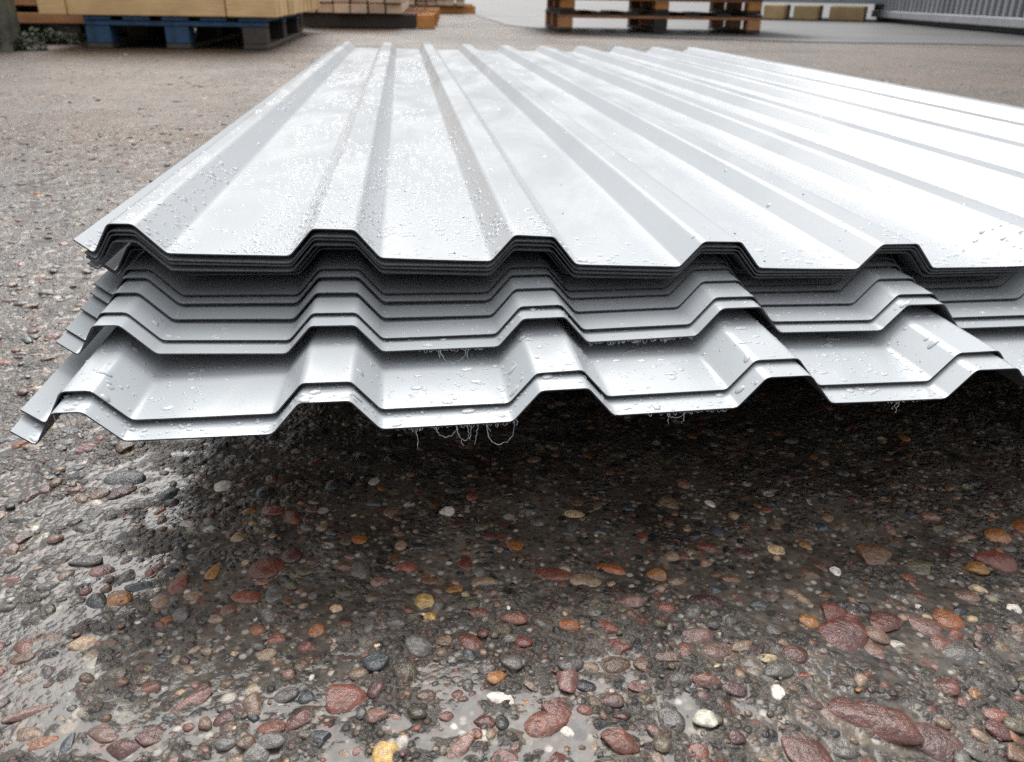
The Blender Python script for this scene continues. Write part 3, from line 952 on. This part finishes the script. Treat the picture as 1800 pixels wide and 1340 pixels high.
# ------------------------------------------------------------------ wet cobwebs under the edges
def tube(pts, r0, r1, sides=5):
    pts = [Vector(p) for p in pts]
    vs, fs = [], []
    for k, p in enumerate(pts):
        d = (pts[min(k + 1, len(pts) - 1)] - pts[max(k - 1, 0)]).normalized()
        a = d.orthogonal().normalized(); b = d.cross(a)
        r = r0 + (r1 - r0) * k / (len(pts) - 1)
        r *= random.uniform(.7, 1.4)
        for j in range(sides):
            th = 2 * math.pi * j / sides
            vs.append(p + (a * math.cos(th) + b * math.sin(th)) * r)
    for k in range(len(pts) - 1):
        for j in range(sides):
            a, b = k * sides + j, k * sides + (j + 1) % sides
            fs.append((a, b, b + sides, a + sides))
    return vs, fs


def edge_pt(i, s):
    S = sheets[i]
    p, _ = surf(S, s, 0.0006)
    return Vector(p) - Vector((0, 0, TH))


def cobweb(i, strands, label, fringe=None):
    vs, fs = [], []
    for pts in strands:
        v, f = tube(pts, 0.00017, 0.00010)
        fs += [tuple(x + len(vs) for x in q) for q in f]; vs += v
    if fringe:
        s0, s1, dep = fringe
        n = int((s1 - s0) / 0.0012)
        for k in range(n):
            s = s0 + (s1 - s0) * (k + random.random()) / n
            if random.random() < 0.25: continue
            L = dep * random.uniform(.25, 1.0)
            a = edge_pt(i, s)
            w = random.uniform(.0008, .003)
            b = edge_pt(i, s + w)
            mid = (a + b) / 2 - Vector((random.uniform(-.0006, .0006), random.uniform(-.001, .001), L))
            pts = [a, a.lerp(mid, .6) - Vector((0, 0, L * .18)), mid, b.lerp(mid, .6) - Vector((0, 0, L * .18)), b]
            v, f = tube(pts, 0.00010, 0.00010, 4)
            fs += [tuple(x + len(vs) for x in q) for q in f]; vs += v
    org = edge_pt(i, fringe[0] if fringe else 0.2)
    me = bpy.data.meshes.new('cobweb')
    me.from_pydata([tuple(v - org) for v in vs], [], fs)
    me.materials.append(M['web'])
    tag(link('cobweb', me, None, org), label, 'cobweb', 'wet cobwebs on the sheet edges')


def hang(i, s, length, sway=0.0, n=9, loop=None):
    a = edge_pt(i, s)
    out = []
    for k in range(n):
        f = k / (n - 1)
        out.append(a + Vector((sway * f + random.uniform(-.0005, .0005), random.uniform(-.0005, .0005), -length * f)))
    return out


def loop(i, s0, s1, depth, n=15):
    a, b = edge_pt(i, s0), edge_pt(i, s1)
    out = []
    for k in range(n):
        f = k / (n - 1)
        p = a.lerp(b, f); p.z = min(p.z, a.z * (1 - f) + b.z * f)
        p = a.lerp(b, .5 - .5 * math.cos(math.pi * f)) - Vector((0, 0, depth * math.sin(math.pi * f) ** .75))
        out.append(p + Vector((random.uniform(-.0004, .0004), random.uniform(-.0004, .0004), random.uniform(-.0004, .0004))))
    return out


cobweb(12, [hang(12, .137, .0115, .0006), loop(12, .145, .154, .0060), hang(12, .1535, .0100, .0030), hang(12, .158, .0078, .0015), loop(12, .154, .1605, .0080),
            hang(12, .163, .0105, -.0012), hang(12, .1665, .0042, .0022), loop(12, .1665, .1792, .0118), hang(12, .1795, .004, .0004)],
       'tangle of wet cobweb threads hanging under the lowest sheet edge near the centre left', (.126, .179, .0024))
cobweb(12, [hang(12, .2465, .0055, .0006), hang(12, .2545, .0062, -.0006), loop(12, .2470, .2540, .0030)], 'short pair of wet cobweb threads under the lowest edge right of centre', (.236, .272, .0016))
cobweb(12, [hang(12, .3560, .0060, -.0012), hang(12, .3550, .0045, -.002)], 'single thin cobweb thread under the lowest edge far right', (.345, .368, .0010))
cobweb(10, [loop(10, .150, .1625, .0072), hang(10, .1630, .0070, .0003), hang(10, .1490, .0050, .0004)], 'small hoop of wet cobweb hanging in the gap below the third lowest sheet', (.138, .170, .0018))
cobweb(10, [hang(10, .248, .0030), hang(10, .262, .0028)], 'low ragged fringe of wet cobweb right of the small hoop', (.222, .275, .0024))
cobweb(12, [hang(12, .0005, .013, .002), loop(12, -.004, .004, .012)], 'wisp of wet cobweb inside the left end rib of the lowest sheet')


# ------------------------------------------------------------------ things at the back of the yard
def part(name, parent, sx, sy, sz, loc, mat, bevel=0.003, rot=(0, 0, 0), jit=0.0, label=None):
    o = link(name, box_mesh(name, sx, sy, sz, mat, bevel, 1, jit), parent, loc, rot)
    if label: o['label'] = label
    return o


def pallet(loc, rz, w, d, label, cat='pallet', mats=None, blocks=None, group=None, h=0.14, deck=5, across=True):
    """front edge on the local x axis, depth along +y; boards, stringers, nine blocks, runners"""
    root = empty('wooden_pallet', loc, rz)
    tag(root, label, cat, group)
    md, ms, mb, mr = mats
    bt, bh = 0.020, h - 0.060
    for k in range(3):
        x = -w / 2 + 0.05 + k * (w - 0.10) / 2
        part('runner', root, 0.10, d, bt, (x, d / 2, 0.001), mr)
        for j in range(3):
            y = 0.055 + j * (d - 0.11) / 2
            part('block', root, 0.098, 0.108, bh, (x, y, bt + 0.001), (blocks[k] if blocks and j == 0 else mb), 0.004)
    for j in range(3):
        y = 0.055 + j * (d - 0.11) / 2
        part('stringer', root, w, 0.105, bt, (0, y, bt + bh + 0.002), ms)
    for k in range(deck):
        x = -w / 2 + 0.055 + k * (w - 0.11) / (deck - 1)
        part('deck_board', root, min(0.11, w / deck * .82), d + 0.004, bt - 0.001, (x, d / 2, 2 * bt + bh + 0.003), md)
    return root


# left: mossy post and a stack of brown boards
p, _ = at(8, 90)
post = empty('fence_post', (p.x - .02, p.y + .06, -0.02))
tag(post, 'greenish mossy square timber post at the left edge of the yard', 'post')
part('shaft', post, 0.095, 0.095, 0.92, (0, 0, 0), M['post'], 0.008, jit=0.003)
part('cap', post, 0.11, 0.11, 0.02, (0, 0, 0.921), M['post'], 0.006)

p, _ = at(62, 72)
bx = empty('board_stack', (p.x - .06, p.y + .1, 0), R(6))
tag(bx, 'dark reddish brown stack of boards behind the mossy post', 'timber stack')
part('bearer', bx, 0.10, 1.0, 0.07, (-0.24, 0.55, 0), M['dark_wood'])
part('bearer', bx, 0.10, 1.0, 0.07, (0.16, 0.55, 0), M['dark_wood'])
z = 0.071
for lay, hh in enumerate((0.048, 0.075, 0.075, 0.075, 0.075)):
    for c in range(4):
        part('board', bx, 0.60 + random.uniform(-.03, .03), 0.22, hh, (random.uniform(-.02, .02) + (0.02 if lay == 0 else 0), 0.14 + c * 0.235, z), M['brown_wood'], 0.004)
    z += hh + (0.030 if lay == 0 else 0.004)
    if lay == 0:
        part('batten', bx, 0.05, 0.95, 0.028, (-0.22, 0.50, z - 0.029), M['dark_wood'])
        part('batten', bx, 0.05, 0.95, 0.028, (0.18, 0.50, z - 0.029), M['dark_wood'])


def weed(loc, n, spread, hmax, label):
    vs, fs = [], []
    for k in range(n):
        a = random.uniform(0, 6.28); r = spread * random.random() ** .6
        bx_, by_ = r * math.cos(a), r * .5 * math.sin(a)
        h = hmax * random.uniform(.25, 1.0); L = random.uniform(.008, .02); W = L * .45
        th = random.uniform(0, 6.28); tl = random.uniform(-.4, .9)
        d = Vector((math.cos(th), math.sin(th), tl)).normalized(); sdv = d.cross(Vector((0, 0, 1))).normalized()
        c = Vector((bx_, by_, h * random.random()))
        q = [c - d * L, c + sdv * W + Vector((0, 0, .002)), c + d * L, c - sdv * W + Vector((0, 0, .002))]
        fs.append(tuple(range(len(vs), len(vs) + 4))); vs += q
    me = bpy.data.meshes.new('weed'); me.from_pydata([tuple(v) for v in vs], [], fs); me.materials.append(M['leaf'])
    tag(link('weed', me, None, loc), label, 'weed', 'weeds at the yard edge')


p, _ = at(25, 88); weed((p.x, p.y, 0), 420, 0.13, 0.07, 'low green moss and weeds round the foot of the mossy post')
p, _ = at(82, 78); weed((p.x, p.y + .05, 0), 480, 0.17, 0.075, 'dark weeds growing in the shade under the brown boards')

# blue pallet with the yellow timber on it
p, _ = at(315, 87)
RZ1 = R(7)
bp = pallet((p.x, p.y, 0), RZ1, 0.74, 1.25, 'blue painted wooden pallet with one bare block, under the yellow timber',
            mats=(M['blue_paint'], M['blue_paint'], M['dark_wood'], M['old_wood']), blocks=(M['blue_paint'], M['blue_paint'], M['old_wood']), h=0.128)
pallet((p.x - .26, p.y + 1.32, 0), RZ1, 0.78, 0.75, 'weathered pallet added behind the blue one to block light through its gaps', mats=(M['old_wood'], M['old_wood'], M['dark_wood'], M['dark_wood']), h=0.128)  # unseen pallet, added to close the bright slits between the blue blocks
tp = empty('timber_pack', (p.x - .02, p.y - 0.015, 0.130), RZ1)
tag(tp, 'pack of bright yellow sawn timbers loaded on the blue pallet', 'timber pack')
z = 0.0
for lay in range(5):
    y = 0.0
    for c in range(20):  # rows carried on over the added pallet to keep light out
        if c == 0:      # the front row is made up of shorter lengths
            for xa, xb in (((-.515, -.405), (-.400, .235), (.240, .445)) if lay % 2 == 0 else ((-.515, .02), (.025, .445))):
                part('timber', tp, xb - xa, 0.094, 0.072, ((xa + xb) / 2, y + .048 + random.uniform(-.004, .004), z), M['yellow_pine'], 0.003)
            y += 0.098
            continue
        part('timber', tp, 0.96 + random.uniform(-.012, .012), 0.094, 0.072, (-0.035 + random.uniform(-.006, .006), y + .048, z), M['yellow_pine'], 0.003)
        y += 0.098 + random.uniform(0, .003)
    z += 0.0755
# pale boards behind it, ends towards us
p, _ = at(612, 49)
RZ2 = R(6)
bp2 = empty('board_pack', (p.x, p.y, 0), RZ2)
tag(bp2, 'pack of pinkish pale boards with sawn ends facing us on brown bearers', 'timber pack')
for k, y in enumerate((0.10, 0.75, 1.9, 3.0)):
    part('bearer', bp2, 0.86 + .06 * k, 0.10, 0.095, (0.06, y, 0.0), M['brown_wood'] if k else M['dark_wood'], 0.004)
    part('bearer_end', bp2, 0.13, 0.098, 0.093, (0.56 + .03 * k, y, 0.001), M['orange_wood'], 0.004)
z = 0.0965
for lay in range(7):
    hh = (0.062, 0.048, 0.060, 0.05, 0.05, 0.06, 0.05)[lay]
    for c in range(6):
        part('board', bp2, 0.112 + random.uniform(-.004, .004), 3.2, hh, (-0.28 + c * 0.122 + random.uniform(-.006, .006), 1.6 + random.uniform(-.03, .03), z), M['pale_pine'], 0.003)
    z += hh + 0.007
p, _ = at(752, 23)
bp3 = empty('board_pack', (p.x, p.y, 0), R(4))
tag(bp3, 'farthest small pack of pale boards on dark bearers, behind the pinkish boards', 'timber pack')
for k, y in enumerate((0.12, 1.3, 2.4)):
    part('bearer', bp3, 1.25, 0.10, 0.09, (0, y, 0), M['orange_wood'], 0.004)
z = 0.092
for lay in range(7):
    for c in range(8):
        part('board', bp3, 0.115, 2.6, 0.055, (-0.47 + c * 0.128 + random.uniform(-.01, .01), 1.3 + random.uniform(-.05, .05), z), M['pale_pine'], 0.003)
    z += 0.061

# two brown pallets in the middle carrying a pack of blue grey sheeting
p, _ = at(1160, 59)
RZ3 = R(4)
W3 = 1.46
m_dark = (M['dark_wood'], M['brown_wood'], M['brown_wood'], M['dark_wood'])
pallet((p.x, p.y, 0.006), RZ3, W3, 1.0, 'lower of the two brown pallets in the middle of the yard', mats=m_dark, blocks=(M['brown_wood'], M['dark_wood'], M['brown_wood']), group='brown pallets in the middle', h=0.125, deck=7)
pallet((p.x, p.y - .01, 0.1345), RZ3, W3 - .02, 1.0, 'upper of the two brown pallets, orange blocks, under the blue grey sheeting', mats=m_dark, blocks=(M['orange_wood'],) * 3, group='brown pallets in the middle', h=0.112, deck=7)
sp = empty('sheeting_pack', (p.x + .1, p.y - .06, 0.2495), RZ3)
tag(sp, 'flat pack of blue grey metal sheeting on the two brown pallets', 'sheeting pack')
for k in range(9):
    part('sheeting', sp, 1.95 + random.uniform(-.01, .01), 1.15, 0.021, (random.uniform(-.01, .01), .57 + random.uniform(-.008, .008), k * 0.0225), M['blue_grey_sheet'], 0.002)

# cream bearers at the right with more sheeting
p, _ = at(1452, 37)
rb = empty('sheeting_pack', (p.x, p.y, 0.2), R(-30))
pr = p
mpp = at(1452, 37)[1]
for k, (px, w) in enumerate(((1374, 36), (1430, 42), (1502, 58))):
    q, mm = at(px, 36 + k * 1.4)
    bb = link('timber_block', box_mesh('timber_block', w * mm, 0.55, 24 * mm, M['cream_wood'], 0.02, 3), None, (q.x, q.y + .25, 0.007), (0, 0, R(-24)))
    tag(bb, ['left rounded cream timber block beside the brown pallets', 'middle rounded cream timber block under the far grey sheets', 'widest rounded cream timber block next to the ribbed grey panel'][k], 'timber block', 'cream timber blocks at the back')
rb.location = (pr.x + .15, pr.y + .25, 24 * mpp + 0.03)
rb.rotation_euler = (0, 0, R(-20))
tag(rb, 'low pack of pale grey sheets lying on the cream timber blocks', 'sheeting pack')
for k in range(6):
    part('sheeting', rb, 2.6, 2.3, 0.022, (random.uniform(-.02, .02), .75, k * 0.024), M['blue_grey_sheet'], 0.002)  # sheets made deeper to darken the space beneath them

# ribbed grey panel at the right edge
a, _ = at(1533, 38); b, _ = at(1830, 66)
a.y -= 0.0
vec = (b - a); L = vec.length; ang = math.atan2(vec.y, vec.x)
pn = empty('storage_container', (a.x, a.y, 0.0), ang)
tag(pn, 'grey ribbed metal container side at the upper right edge', 'container')
part('base_with_shade', pn, L, 1.9, 0.045, (L / 2, 0.99, 0.006), M['base_shade'], 0.004)  # dark base, also filling the gap below the panel as painted shade
part('lower_rail', pn, L + .02, 0.05, 0.075, (L / 2, 0.0, 0.053), M['grey_panel'], 0.006)
n = 34
step = L / n
for k in range(n):
    x = (k + .5) * step
    part('rib', pn, step * 0.42, 0.06, 1.115, (x, 0.010, 0.13), M['grey_panel'], 0.008)
part('wall', pn, L, 1.8, 1.12, (L / 2, 0.95, 0.128), M['grey_panel'], 0.004)
part('top_rail', pn, L + .02, 0.06, 0.08, (L / 2, 0.0, 1.25), M['grey_panel'], 0.006)
